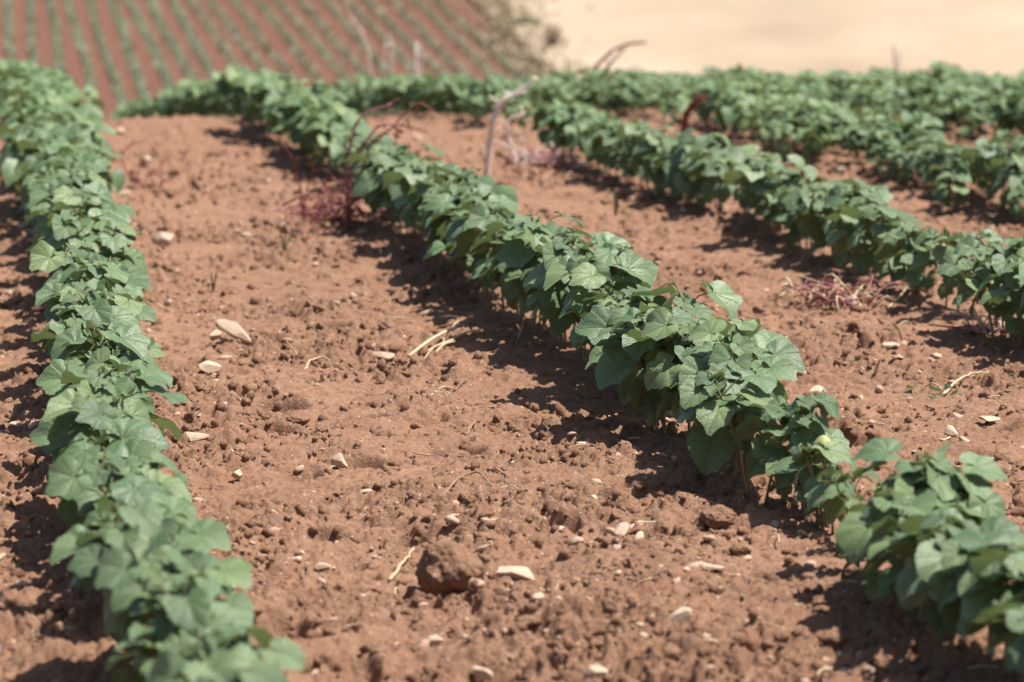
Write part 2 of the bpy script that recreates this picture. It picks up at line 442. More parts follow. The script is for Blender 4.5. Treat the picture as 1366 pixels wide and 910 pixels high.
LEAVES = [leaf_geo(l, 500 + i) for i, l in enumerate([0, .1, .3, .45, .55, .15, .8, .6, .35, 0, .1, .5, .7, .05, .25, .4, .65, .2])]
LEAVES_LOW = [leaf_geo(l, 600 + i, 3, 13) for i, l in enumerate([0, .4, .8, 1, .6, .2, .9, .7])]
LEAVES_MID = [leaf_geo(l, 700 + i, 4, 19) for i, l in enumerate([0, .4, .8, 1, .6, .2, .9, .7])]
def cotyledon(seed, nr, na):
    V, q, U = leaf_geo(0, seed, nr, na)
    a = np.arctan2(V[:, 0], V[:, 1]); V[:, 0] *= 1.25; V[:, 1] = np.where(V[:, 1] > .55, .55 + (V[:, 1] - .55) * .5, V[:, 1])
    return V, q, U
def fix_up(g):
    V, q, U = g
    n = np.cross(V[q[:, 1]] - V[q[:, 0]], V[q[:, 2]] - V[q[:, 0]])
    return (V, q if n[:, 2].sum() > 0 else q[:, ::-1], U)
LEAVES = [fix_up(g) for g in LEAVES]; LEAVES_LOW = [fix_up(g) for g in LEAVES_LOW]; LEAVES_MID = [fix_up(g) for g in LEAVES_MID]
LEAF_ME = [mesh_np('leaf', g[0], [g[1]], g[2], np.full(len(g[0]), i / len(LEAVES)), True, (M_leaf,)) for i, g in enumerate(LEAVES)]

def rot_to(yaxis, normal):
    y = np.array(yaxis, float); y /= np.linalg.norm(y)
    z = np.array(normal, float); z -= y * (z @ y); z /= np.linalg.norm(z)
    x = np.cross(y, z)
    return np.stack([x, y, z], 1)

SUN_EL = 66
SUNV = np.array([.995 * math.cos(R(SUN_EL)), -.06 * math.cos(R(SUN_EL)), math.sin(R(SUN_EL))])

def plant_layout(seed, small=False):
    """(stem polyline, [(petiole polyline)], [(origin, 3x3, size)])"""
    rg = np.random.default_rng(seed)
    Ht = rg.uniform(.160, .205) * (.62 if small else 1)
    lean = rg.normal(0, .03, 2)
    stem = spline([(0, 0, -.03), (lean[0] * .3, lean[1] * .3, Ht * .5), (lean[0], lean[1], Ht)], 8)
    n = 8 if small else 17
    pets = []; lv = []
    az0 = rg.uniform(0, 6.28)
    for i in range(n):
        t = i / (n - 1)
        hgt = (.34 + .66 * t ** .8) * Ht
        base = np.array([np.interp(hgt, stem[:, 2], stem[:, 0]), np.interp(hgt, stem[:, 2], stem[:, 1]), hgt])
        az = az0 + i * 2.399 + rg.normal(0, .25)
        pl = (rg.uniform(.025, .045) if t < .2 else rg.uniform(.040, .078) if t < .8 else rg.uniform(.015, .04)) * (.7 if small else 1)
        el = rg.uniform(.20, .65) + .45 * t
        d = np.array([math.cos(az) * math.cos(el), math.sin(az) * math.cos(el), math.sin(el)])
        tip = base + d * pl + np.array([0, 0, -.010])
        mid = base + d * pl * .55 + np.array([0, 0, .006])
        pets.append(spline([base, mid, tip], 5))
        size = (rg.uniform(.026, .036) if t < .18 else rg.uniform(.031, .058) if t < .82 else rg.uniform(.018, .033)) * (.75 if small else 1)
        pitch = rg.normal(-.95, .22) if t < .25 else rg.normal(-.55, .28) if t < .55 else rg.normal(-.25, .28)
        az2 = az + rg.normal(0, .35)
        y = np.array([math.cos(az2) * math.cos(pitch), math.sin(az2) * math.cos(pitch), math.sin(pitch)])
        nb = np.array([.22, -.24, .94]) + rg.normal(0, .20, 3); nb /= np.linalg.norm(nb)
        y = y - rg.uniform(.10, .75) * (y @ nb) * nb + np.array([0, 0, -.12])
        nrm = nb + .30 * np.array([math.cos(az2), math.sin(az2), 0]) + rg.normal(0, .18, 3)
        lv.append((tip, rot_to(y, nrm), size, rg.random()))
    for k in range(2):                                                        # furled tip leaves
        az = rg.uniform(0, 6.28); y = np.array([math.cos(az) * .6, math.sin(az) * .6, .8])
        lv.append((stem[-1], rot_to(y, (0, 0, 1) + rg.normal(0, .3, 3)), rg.uniform(.016, .026), rg.random()))
    return stem, pets, lv

def stem_mesh(lay, name='stem', sides=6):
    stem, pets, lv = lay
    mb = MB(); mb.tube(stem, np.linspace(.0030, .0017, len(stem)), sides, np.linspace(.25, .8, len(stem) * sides + 2))
    for p in pets: mb.tube(p, np.linspace(.0012, .0009, len(p)), 5, float(rng.uniform(.1, .9)))
    return mb.mesh(name, (M_stem,))
def foliage_add(mb, lay, lib, M=np.eye(3), loc=(0, 0, 0), s=1.0, rg=rng, keep=1.0):
    for o, Rm, size, rd in lay[2]:
        if keep < 1 and rg.random() > keep: continue
        V, q, U = lib[int(rd * 997) % len(lib)]
        W = (V * size) @ Rm.T + o
        mb.add(W @ M.T * s + np.asarray(loc), [q], U, float(rg.random()))

NPROTO = 18
LAYS = [plant_layout(1000 + i) for i in range(NPROTO)]
SMALL = [plant_layout(1100 + i, True) for i in range(4)]
STEM_ME = [stem_mesh(l) for l in LAYS + SMALL]
FOL_ME = []
for l in LAYS + SMALL:
    mb = MB(); foliage_add(mb, l, LEAVES_MID); FOL_ME.append(mb.mesh('foliage', (M_leaf,)))

# every cotton plant of the near field: (x, y, size, kind of proto, row)
SP = .064
plants = []
def row_scale(k, y):
    if k == 0: return float(np.interp(y, [2, 3, 4.5, 8, 12], [.74, .82, .93, 1.10, 1.20]))
    if k == 1: return float(np.interp(y, [2.5, 3.58, 3.95, 4.2, 6.5, 12], [.84, .80, .84, 1.10, 1.08, 1.05]))
    return .98 if k == 2 else .95
def row_center(k, y):
    x = row_x(k) + .02 * math.sin(y * 1.3 + k * 2.1)
    if k == 0: x += .008 - .02 * min(1, max(0, (y - 8) / 4)) + .040 * max(0, 3.9 - y) 
    return x
prg = np.random.default_rng(21)
START = {-1: 2.6, 0: 1.95, 1: 2.55, 2: 4.9, 3: 7.4, 4: 9.8, 5: 11.8, 6: 13.8, 7: 15.5, 8: 17.5, 9: 19}
for k in range(-1, 10):
    y = START[k]
    while y < 27:
        y += SP * prg.uniform(.55, 1.5) * (1.0 if y < 12 else 1.15) * (.60 if k >= 3 else .82 if k == 1 and y < 3.5 else 1)
        s = row_scale(k, y) * prg.uniform(.82, 1.12); small = False; p = 1.0
        if k == 1 and 3.54 < y < 3.95: small = True; p = .70; s *= .80
        if k == 1 and 8.3 < y < 9.6: p = .45; s *= .85
        if k == 2 and 10.6 < y < 12.4: p = .25; s *= .8
        if k == 2 and 5.9 < y < 6.5: p = .6; s *= .85
        if k == 3 and 12.0 < y < 13.3: p = .4
        if k >= 3: p *= .86 + .14 * math.sin(y * 2.3 + k * 1.7) ** 2; s *= prg.choice([.7, .85, .95, 1.0])
        if prg.random() > p: continue
        x = row_center(k, y) + prg.normal(0, .022) * (4.2 if k >= 3 else 1.35 if k == 1 and y < 3.5 else 1.0 if k else (.9 if y < 8 else 1.9))
        plants.append((x, y, s, small, k))
for k in range(3, 9):                                                     # stray plants between the crowded rows at the right
    y = 9.6 + 1.2 * (k - 3)
    while y < 22:
        y += prg.uniform(.05, .24)
        plants.append((row_x(k) + prg.uniform(.18, .80) * ROWS, y, prg.uniform(.55, .85), prg.random() < .4, k))
def in_view(x, y):
    d = np.array([x, y, .1]) - CAM
    z = d @ FW
    if z < .5: return False
    px = 683 + F * (d @ RT) / z; py = 455 - F * (d @ UP) / z
    m = 330 / max(z, 1) 
    return -m < px < 1366 + m and py < 910 + 2 * m
pl_in = sorted([p for p in plants if in_view(p[0], p[1])], key=lambda p: p[1] + p[0] * .17)
indiv = pl_in[:300]
rest = [p for p in plants if p not in set(indiv)]
print('plants', len(plants), 'in view', len(pl_in), 'last individual depth', indiv[-1][1])

def plant_label(x, y, k):
    if k == 0:
        if y < 2.9: return 'soft blurred cotton plant at the low near end of the narrow row', 'near end plants of the narrow row'
        if y < 4.2: return 'cotton plant in the narrow row level with the big dark soil clod', 'narrow row plants level with the clod'
        if y < 6.0: return 'crisp cotton plant in the narrow row level with the long limestone slab', 'narrow row plants level with the slab'
        if y < 7.8: return 'cotton plant in the narrow row level with the thin green grass sprouts', 'narrow row plants level with the grass sprouts'
        return 'blurred cotton plant on the upper part of the narrow row below the crest', 'narrow row plants below the crest'
    if k == 1:
        if y < 3.55: return 'big-leaved cotton plant in the bottom corner end of the thick central row', 'corner plants of the central row'
        if y < 4.05: return 'small cotton plant in the thin gap of the central row beside the green bud', 'small plants in the gap of the central row'
        if y < 5.2: return 'sharp tall cotton plant just behind the bud gap of the thick central row', 'sharp plants of the central row'
        if y < 6.8: return 'cotton plant in the middle of the central row above its long dark shadow', 'middle plants of the central row'
        return 'slightly blurred cotton plant of the central row near the red weed heap', 'central row plants near the red weeds'
    if k == 2:
        if y < 6.6: return 'cotton plant in the third row beside the purple weed litter', 'third row plants beside the weed litter'
        return 'blurred cotton plant in the third row behind the bare soil strip', 'third row plants behind the bare soil'
    return 'blurred cotton plant in the fourth row, behind the third row', 'fourth row plants'

protos = {}
def make_plant(ip, detailed):
    lay = (LAYS + SMALL)[ip]
    e = bpy.data.objects.new('cotton_plant', None); C.objects.link(e); e.empty_display_size = .05
    link('stem', STEM_ME[ip], e)
    if detailed:
        for o, Rm, size, rd in lay[2]:
            l = link('leaf', LEAF_ME[int(rd * 997) % len(LEAF_ME)], e)
            m = np.eye(4); m[:3, :3] = Rm * size; m[:3, 3] = o
            l.matrix_local = Matrix(m.tolist())
    else:
        link('foliage', FOL_ME[ip], e)
    return e
def copy_plant(src):
    r = src.copy(); C.objects.link(r)
    for ch in src.children:
        c = ch.copy(); C.objects.link(c); c.parent = r
    return r
PZ = ground_z(np.array([p[0] for p in plants]), np.array([p[1] for p in plants]))
PZ = {p: z for p, z in zip(plants, PZ)}
n_det = 0
for p in indiv:
    x, y, s, small, k = p
    det = y < 6.9
    ip = NPROTO + prg.integers(4) if small else prg.integers(NPROTO)
    key = (int(ip), det)
    if key not in protos: o = protos[key] = make_plant(*key)
    else: o = copy_plant(protos[key])
    n_det += det
    o.location = (x, y, PZ[p] - .004)
    o.rotation_euler = (prg.normal(0, .07), prg.normal(0, .07), prg.uniform(-.7, .7))
    wd = 1.14 if k == 1 and y < 3.5 else 1
    o.scale = (s * wd, s * wd, s * prg.uniform(.92, 1.08))
    lb, g = plant_label(x, y, k); tag(o, lb, 'cotton plant', g)
print('detailed plants', n_det)
# the several hundred plants farther back
mb = MB()
for p in rest:
    x, y, s, small, k = p
    lay = SMALL[prg.integers(4)] if small else LAYS[prg.integers(NPROTO)]
    a = prg.uniform(-.7, .7); ca, sa = math.cos(a), math.sin(a)
    M = np.array([[ca, -sa, 0], [sa, ca, 0], [0, 0, 1]])
    foliage_add(mb, lay, LEAVES_LOW, M, (x, y, PZ[p]), s, prg)
    if y < 16:
        st = lay[0] @ M.T * s + np.array([x, y, PZ[p]])
        mb.tube(st[[0, 3, 7]], .0024 * s, 3, .5)
kind(tag(link('cotton_plants', mb.mesh('cotton_plants', (M_leaf_far,))), 'mass of blurred green cotton plants over the crest of the near field', 'cotton plants'), 'stuff')

# ------------------------------------------------------------------ crop rows on the far red slope
for k in range(-1, 21):
    mb = MB(); frg = np.random.default_rng(3000 + k)
    y0, y1 = 80., 205.
    ys = np.arange(y0, y1, .11); ys = ys + frg.uniform(-.07, .07, len(ys)); ys = ys[frg.random(len(ys)) < .97 + .2 * np.sin(ys * frg.uniform(.25, .5) + k) ** 2]
    xs = row_x(k) + frg.normal(0, .03, len(ys)) + .07 * np.sin(ys * .13 + k * 1.9); zs = macro(xs, ys)
    green = k < 9
    wid = .17 if k < 5 else (.19 + .003 * k)
    V = []; 
    for x, y, z in zip(xs, ys, zs):
        for _ in range(6):
            c = np.array([x + frg.normal(0, wid * .45), y + frg.normal(0, .06), z + frg.uniform(.03, .15)])
            u = frg.normal(0, 1, 3); u[2] *= .3; u /= np.linalg.norm(u); w = np.cross(np.array([0, 0, 2.]) + frg.normal(0, 1, 3), u); w /= np.linalg.norm(w)
            a = frg.uniform(.05, .09)
            V.append(np.stack([c - u * a, c + w * a * .7, c + u * a * 1.1, c - w * a * .7]))
    V = np.concatenate(V); n = len(V) // 4
    mb.add(V, [np.arange(4 * n).reshape(n, 4)], None, np.repeat(frg.random(n), 4))
    o = link('crop_row', mb.mesh('crop_row', (M_farplant if green else M_farplant_dry,)))
    if green: tag(o, 'thin fresh green crop row running up the red far slope', 'crop row', 'green crop rows on the far slope')
    else: tag(o, 'dull olive crop row on the red far slope towards the stubble field', 'crop row', 'olive crop rows on the far slope')

# weedy margin between the far rows and the stubble
mb = MB(); srg = np.random.default_rng(88)
for _ in range(11000):
    y = srg.uniform(85, 190); x = EDGE + .45 + (srg.normal(0, 1.0) if srg.random() < .5 else -abs(srg.normal(0, .7))) + .8 * math.sin(y * .21)
    z = float(macro(x, y)); c = np.array([x, y, z + (.17 if x > EDGE - .3 else .02) + srg.uniform(0, .3) * srg.random()])
    u = srg.normal(0, 1, 3); u /= np.linalg.norm(u); w = np.cross(u, srg.normal(0, 1, 3)); w /= np.linalg.norm(w); a = srg.uniform(.06, .16)
    mb.add(np.stack([c - u * a, c + w * a * .5, c + u * a, c - w * a * .5]), [[[0, 1, 2, 3]]], None, float(srg.random()))
kind(tag(link('scrub_undergrowth', mb.mesh('scrub_undergrowth', (M_scrub,))), 'dry brownish weedy margin between the far rows and the stubble', 'scrub'), 'stuff')

def bush(name, px, py, w, h, mat, label, n=900, seed=1):
    b = unproject(px, py); br = np.random.default_rng(seed)
    e = link(name, None, None, b)
    mb = MB()
    for _ in range(n):
        d = br.normal(0, 1, 3); d /= np.linalg.norm(d); rr = br.random() ** .4
        lump = 1 + .25 * math.sin(d[0] * 5 + seed) * math.cos(d[1] * 4)
        c = np.array([d[0] * w / 2, d[1] * w / 2, h * .5 + d[2] * h / 2]) * np.array([rr * lump, rr * lump, 1])
        c[2] = max(c[2] * (.5 + .5 * rr), .03)
        u = br.normal(0, 1, 3); u /= np.linalg.norm(u); v = np.cross(u, br.normal(0, 1, 3)); v /= np.linalg.norm(v); a = br.uniform(.04, .10) * w
        mb.add(np.stack([c - u * a, c + v * a * .5, c + u * a, c - v * a * .5]), [[[0, 1, 2, 3]]], None, float(br.random()))
    link('foliage', mb.mesh('foliage', (mat,)), e)
    mb = MB()
    for _ in range(9):
        d = br.normal(0, 1, 2) * w * .25
        mb.tube(spline([(0, 0, -.05), (d[0] * .4, d[1] * .4, h * .4), (d[0], d[1], h * .8)], 6), [.03, .03, .025, .02, .015, .01], 5)
    link('stem', mb.mesh('stem', (M_twig,)), e)
    return tag(e, label, 'bush')
bush('scrub_bush', 737, 66, .75, .95, M_darkbush, 'small dark brown bush on the edge of the pale stubble field', 500, 4)
bush('scrub_bush', 700, 38, 1.1, .6, M_farplant_dry, 'low olive bush in the weedy margin next to the dark bush', 300, 8)

# ------------------------------------------------------------------ stones and clods
def ico(sub):
    bm = bmesh.new(); bmesh.ops.create_icosphere(bm, subdivisions=sub, radius=1)
    bm.verts.ensure_lookup_table()
    V = np.array([v.co[:] for v in bm.verts]); Fc = np.array([[v.index for v in f.verts] for f in bm.faces]); bm.free()
    return V, Fc
ICO = {k: ico(k) for k in (1, 2, 3, 4, 5)}
def noise3(V, lam, seed):
    return vnoise(V[:, 0] / lam + V[:, 2] * .73 / lam, V[:, 1] / lam - V[:, 2] * .41 / lam, seed) + vnoise(V[:, 1] / lam + 5, V[:, 2] / lam + V[:, 0] * .37 / lam, seed + 7)
def rock(sub, seed, facets=9, rough=.06, cut=(.55, .9)):
    rg = np.random.default_rng(seed); V, Fc = ICO[sub]; V = V.copy()
    for _ in range(facets):
        n = rg.normal(0, 1, 3); n /= np.linalg.norm(n); d = rg.uniform(*cut)
        o = V @ n - d; V -= np.where(o > 0, o, 0)[:, None] * n * .96
    nn = V / (np.linalg.norm(V, axis=1)[:, None] + 1e-9)
    V += nn * (rough * noise3(V, .7, seed) + rough * .5 * noise3(V, .25, seed + 3) + rough * .25 * noise3(V, .1, seed + 5))[:, None]
    return V, Fc
def clod_geo(sub, seed):
    V, Fc = rock(sub, seed, 5, .16, (.7, .95))
    nn = V / (np.linalg.norm(V, axis=1)[:, None] + 1e-9)
    V = V + nn * (.10 * np.abs(noise3(V, .33, seed + 9)) + .06 * noise3(V, .13, seed + 11))[:, None]
    if sub >= 4: V = V + nn * (.10 * np.abs(noise3(V, .10, seed + 13)) + .05 * noise3(V, .045, seed + 15))[:, None]
    return V, Fc

def place_rock(name, geo, px, py, wpx, hpx, depth_f, yaw, tilt, mat, tint, sink=.3):
    P = unproject(px, py + hpx * .25)
    d = float((P - CAM) @ FW); w = wpx * d / F
    hz = max(hpx * d / F * .85, .2 * w)
    V, Fc = geo
    V = V / np.abs(V).max(axis=0)
    if mat is M_clod: V = V * np.stack([np.interp(V[:, 2], [-1, .1, 1], [.70, 1, .8])] * 2 + [np.ones(len(V))], 1)
    V = V * np.array([w / 2, w / 2 * depth_f, hz / 2])
    mb = MB(); mb.add(V, [Fc], None, tint)
    o = link(name, mb.mesh(name, (mat,), smooth=(mat is M_clod)))
    aa = np.linspace(0, 6.28, 9)[:-1]; gg = ground_z(P[0] + .35 * w * np.cos(aa), P[1] + .35 * w * np.sin(aa)); z = float(.45 * gg.mean() + .55 * gg.max()) + (.003 if mat is M_stone else -.004)
    o.location = (P[0], P[1], z + hz * (.5 - sink)); o.rotation_euler = (tilt[0], tilt[1], yaw)
    return o
def smooth_by_angle(o, deg=35):
    me = o.data
    me.polygons.foreach_set('use_smooth', np.ones(len(me.polygons), dtype=bool))
    try:
        me.set_sharp_from_angle(angle=R(deg))
    except Exception: pass

STONES = [  # px, py, width, height, depth factor, yaw, tilt, tint, sink, label
 (320, 446, 74, 14, .36, 0, (.75, .50), .1, .05, 'long cream limestone slab leaning on the soil, split at one end'),
 (290, 437, 26, 20, .6, .3, (.5, .2), .05, .1, 'cream broken limestone piece touching the upper end of the long slab'),
 (277, 481, 36, 17, .8, .1, (0, .0), .0, .2, 'pale block shaped stone below the long limestone slab'),
 (452, 606, 29, 14, .8, -.5, (1.0, .45), .0, .0, 'bright tilted square stone standing beside a dark hole'),
 (318, 618, 20, 18, .8, .2, (.2, 0), .3, .3, 'dull pinkish stone half sunk in soil next to the narrow row'),
 (680, 755, 70, 26, .7, -.1, (.15, .1), .0, .25, 'large flat white stone lying beside the big dark soil clod'),
 (828, 703, 32, 22, .8, .4, (.3, 0), .0, .1, 'angular cream stone with one dark shaded face before the central row'),
 (640, 867, 32, 28, .8, .1, (.3, .1), .0, .2, 'blurred whitish blocky stone low in front below the big clod'),
 (584, 826, 28, 15, .8, 0, (.1, 0), .05, .25, 'blurred small white oblong stone below the big soil clod'),
 (653, 836, 24, 16, .8, .3, (.2, 0), .25, .3, 'blurred buff stone between the oblong stone and the white blocky stone'),
 (797, 889, 34, 20, .8, -.3, (.2, 0), .1, .25, 'blurred cream stone at the lowest front of the soil strip'),
 (909, 822, 36, 22, .8, .3, (.3, -.2), .0, .1, 'pale stone leaning on a small dark clod near the corner plants'),
 (222, 310, 44, 24, .8, -.2, (.25, 0), .2, .2, 'large blurred buff stone against the narrow row above the grass sprout'),
 (258, 589, 45, 14, .8, 0, (.1, 0), .35, .4, 'flat buried stone showing a thin pale edge next to the narrow row'),
 (507, 467, 40, 15, .6, -.4, (.2, .1), .45, .25, 'low reddish stone near the bundle of straw'),
 (948, 753, 48, 11, .6, -.15, (.1, 0), .2, .35, 'thin long crusty stone flush with the soil near the central row gap'),
 (880, 757, 18, 13, .7, .3, (.2, .2), .05, .2, 'small pair-like cream flake on bare soil right of the angular stone'),
 (791, 664, 16, 10, .8, .2, (.2, 0), .25, .2, 'small tan stone above the angular cream stone'),
 (813, 646, 16, 10, .8, .6, (.2, 0), .15, .2, 'little rounded pale stone at the edge of the row shadow'),
 (434, 735, 30, 12, .8, 0, (.1, 0), .3, .35, 'flat buff stone before the narrow row near the pale knobbly twig'),
 (391, 722, 22, 11, .8, .3, (.1, 0), .2, .3, 'pale rounded stone close to the flat buff stone'),
 (352, 736, 16, 14, .8, 0, (.2, .2), .15, .2, 'small upright pale stone with a dry stalk by the narrow row'),
 (364, 684, 14, 10, .8, 0, (0, 0), .1, .2, 'small round white pebble beside the narrow row'),
 (1093, 511, 32, 10, .6, .25, (.15, 0), .0, .2, 'white blurred sliver stone behind the central row'),
 (1193, 453, 30, 10, .7, 0, (.1, 0), .0, .25, 'bright white flat stone below the yellow grass tuft'),
 (1250, 466, 18, 11, .8, 0, (.1, 0), .1, .25, 'pale egg shaped stone behind the straw stalks'),
 (1196, 475, 22, 9, .8, 0, (.1, 0), .45, .3, 'dull pink flat stone next to the bright white flat stone'),
 (1320, 556, 32, 12, .8, .1, (.1, 0), .2, .3, 'buff stone on the bare soil near the picture edge below the seedling'),
 (1266, 580, 20, 22, .8, .2, (.3, 0), .15, .2, 'upright buff stone below the green seedling'),
 (1286, 581, 22, 13, .7, .6, (.2, .2), .2, .25, 'cream slanted stone touching the upright buff stone'),
 (1163, 563, 13, 10, .8, -.4, (.2, .1), .0, .2, 'small white chip on the soil behind the bud'),
 (1212, 527, 11, 8, .8, 0, (0, 0), .05, .2, 'tiny white stone left of the green seedling'),
 (1050, 367, 17, 9, .8, 0, (0, 0), .0, .2, 'lone white blurred stone on the soil before the third row'),
 (1137, 402, 26, 17, .8, 0, (.2, 0), .2, .2, 'cream stone lying inside the purple weed litter'),
 (555, 178, 22, 15, .8, 0, (.1, 0), .3, .2, 'orange tinged blurred stone behind the red weed stalks'),
 (730, 240, 20, 10, .8, 0, (.1, 0), .2, .2, 'blurred cream stone between the pale arching stalk and the third row'),
 (1108, 248, 26, 17, .8, 0, (.1, 0), .35, .2, 'orange tinged blurred stone between the third and fourth rows'),
 (1245, 254, 18, 13, .8, 0, (.1, 0), .2, .2, 'buff blurred stone beside the fourth row plants'),
 (12, 376, 13, 16, .8, 0, (.2, 0), .2, .2, 'pale stone left of the narrow row at the picture edge'),
 (160, 172, 20, 14, .8, 0, (.1, 0), .2, .2, 'blurred buff stone on the field crest beside the narrow row'),
 (166, 254, 24, 10, .8, 0, (.1, 0), .2, .25, 'flat pale stone against the narrow row near the curled purple weed'),
 (432, 497, 20, 14, .8, .4, (.1, .2), .4, .2, 'pinkish stone on the middle of the soil strip'),
 (104, 824, 15, 9, .8, 0, (.1, 0), .15, .2, 'small pale stone outside the narrow row near its low end'),
 (731, 789, 14, 13, .8, 0, (.2, 0), .25, .2, 'small pinkish stone right of the large flat white stone'),
 (607, 677, 18, 9, .8, 0, (.1, 0), .1, .25, 'small flat cream stone behind the big soil clod'),
 (455, 575, 12, 8, .8, 0, (0, 0), .1, .2, 'small white stone just above the tilted square stone'),
]
for i, (px, py, w, h, df, yaw, tilt, tint, sink, lb) in enumerate(STONES):
    o = place_rock('stone', rock(4 if w > 20 else 3, 4000 + i, 10, .03, (.26, .66)), px, py, w, h, df, yaw, tilt, M_stone, tint, sink)
    smooth_by_angle(o, 12); tag(o, lb, 'stone', 'pale limestone pieces on the soil')

CLODS = [
 (600, 734, 104, 100, 1.1, .3, .18, 'big dark lump of soil in the middle of the stony strip'),
 (957, 688, 58, 44, 1.0, .6, .3, 'shaded dark soil clod at the foot of the central row'),
 (988, 722, 34, 22, 1.0, .2, .3, 'small shaded soil clod beside the larger clod under the central row'),
 (893, 872, 38, 34, 1.0, .8, .3, 'small dark soil clod behind the pale leaning stone'),
 (704, 812, 40, 22, 1.0, 0, .4, 'low crumbly soil clod in front of the large flat white stone'),
 (398, 612, 44, 26, 1.0, .2, .45, 'rounded soil clod left of the tilted square stone'),
 (608, 572, 52, 30, 1.0, .2, .45, 'crusted soil clod above the dark hollow in the strip'),
 (1108, 846, 52, 36, 1.0, .5, .35, 'soil clod in the shade of the corner plants'),
 (392, 548, 50, 28, 1.0, .1, .45, 'soil clod beside the long dark crack'),
 (500, 478, 50, 26, 1.0, .9, .45, 'soil clod behind the low reddish stone'),
]
for i, (px, py, w, h, df, yaw, sink, lb) in enumerate(CLODS):
    o = place_rock('soil_clod', clod_geo(5, 4700 + i), px, py, w, h, df, yaw, (0, 0), M_clod, .5, sink)
    tag(o, lb, 'clod', 'clods on the soil')

def scatter(name, n, geos, rmin, rmax, power, mat, flat, seed, kindtag, tint_rng, sink):
    rg = np.random.default_rng(seed); T = []
    # even in the picture: pick image points, thinner with distance
    mb_V = []; mb_F = []; mb_T = []; off = 0
    m = n * 3
    yy = 2.3 * (11 / 2.3) ** rg.random(m); aa = R(-3.0) + R(24.5) * rg.random(m)
    X = yy * np.sin(aa); Y = yy * np.cos(aa)
    cover = np.clip(0.42 + 1.6 * fbm(X, Y, 0.42, 2, 40), 0.12, 1.0) * np.clip(.6 + 1.6 * fbm(X, Y, .09, 2, 44), .08, 1)
    keep = np.argsort(rg.random(m) / cover)[:n]
    X = X[keep]; Y = Y[keep]; yy = yy[keep]; Z = ground_z(X, Y)
    r = rmin * (rmax / rmin) ** (rg.random(n) ** power) * (.50 + .13 * yy)
    which = rg.integers(0, len(geos), n)
    for gi, (V, Fc) in enumerate(geos):
        ix = np.nonzero(which == gi)[0]; k = len(ix)
        a1 = rg.uniform(0, 6.283, k); tl = rg.uniform(-.5, .5, (k, 2)) if flat else rg.uniform(0, 6.283, (k, 2))
        def rotm(c, s_, ax):
            M = np.zeros((k, 3, 3)); i, j = [(1, 2), (0, 2), (0, 1)][ax]
            M[:, ax, ax] = 1; M[:, i, i] = c; M[:, j, j] = c; M[:, i, j] = -s_; M[:, j, i] = s_; return M
        Q = rotm(np.cos(a1), np.sin(a1), 2) @ rotm(np.cos(tl[:, 0]), np.sin(tl[:, 0]), 0) @ rotm(np.cos(tl[:, 1]), np.sin(tl[:, 1]), 1)
        S = np.stack([rg.uniform(.8, 1.5, k), rg.uniform(.6, 1.1, k), rg.uniform(.35, .7, k) if flat else rg.uniform(.5, 1, k)], 1) * r[ix][:, None]
        W = np.einsum('kij,kvj->kvi', Q, V[None] * S[:, None, :]) + np.stack([X[ix], Y[ix], Z[ix] + r[ix] * sink], 1)[:, None, :]
        mb_V.append(W.reshape(-1, 3)); mb_F.append((Fc[None] + (np.arange(k) * len(V))[:, None, None] + off).reshape(-1, 3)); off += k * len(V)
        mb_T.append(np.repeat(rg.uniform(*tint_rng, k), len(V)))
    me = mesh_np(name, np.concatenate(mb_V), [np.concatenate(mb_F)], None, np.concatenate(mb_T), False, (mat,))
    o = kind(link(name, me), 'stuff'); return o
o = scatter('soil_crumbs', 52000, [rock(2 if i % 2 == 0 else 1, 5000 + i, 6, .42, (.45, .95)) for i in range(24)], .0011, .0115, 2.8, M_clod, False, 31, 'stuff', (.4, .6), .05)
tag(o, 'loose red brown soil crumbs strewn over the strips', 'soil crumbs')
o = scatter('gravel', 2800, [rock(2, 5100 + i, 8, .05, (.5, .85)) for i in range(10)], .0022, .0125, 2.0, M_stone, True, 32, 'stuff', (.1, .9), .12)
tag(o, 'small pale limestone chips strewn over the soil', 'gravel')

# ------------------------------------------------------------------ twigs and straw on the soil
def on_ground(pts, lift=.003):
    out = []
    for p in pts:
        q = unproject(p[0], p[1]); d = float((q - CAM) @ FW)
        up = (p[2] if len(p) > 2 else 0) * d / F
        out.append((q[0], q[1], gz(q[0], q[1]) + lift + up))
    return out
def strand(name, pts, rad, mat, label, cat, lift=.003, tint=.5, n=18, taper=.5, group=None):
    P = spline(on_ground(pts, lift), n); rad *= .75; P = P + rng.normal(0, rad * .35, P.shape)
    o0 = P[0].copy(); mb = MB(); mb.tube(P - o0, np.linspace(rad, rad * taper, n), 6, tint)
    return tag(link(name, mb.mesh(name, (mat,)), None, o0), label, cat, group)
strand('twig', [(588, 656), (604, 648, 4), (622, 633, 10), (640, 633, 10), (656, 641)], .0030, M_twig, 'bent brown twig arching over the soil above the big clod', 'twig')
strand('twig', [(668, 645), (684, 647, 4), (700, 655)], .0020, M_straw, 'short pale twig end beside the bent brown twig', 'twig')
strand('twig', [(646, 614), (662, 624, 3), (678, 636)], .0030, M_twig, 'straight dark twig lying above the bent twig', 'twig')
strand('twig', [(622, 568), (628, 560, 3), (634, 553, 4)], .0042, M_twig, 'short thick brown stub of a twig in the middle strip', 'twig', taper=.9)
strand('twig', [(519, 747), (533, 737, 4), (551, 723, 4)], .0040, M_straw, 'pale knobbly twig left of the big clod', 'twig', tint=.1)
strand('twig', [(689, 456), (694, 448, 6), (701, 438, 14)], .0026, M_straw, 'pale stick standing up in the shade of the central row', 'twig', tint=.2)
strand('twig', [(563, 526), (572, 528, 2), (582, 522, 5), (596, 522, 3), (601, 527)], .0020, M_drygrass, 'yellow wriggly dry root on the middle strip', 'dry root')
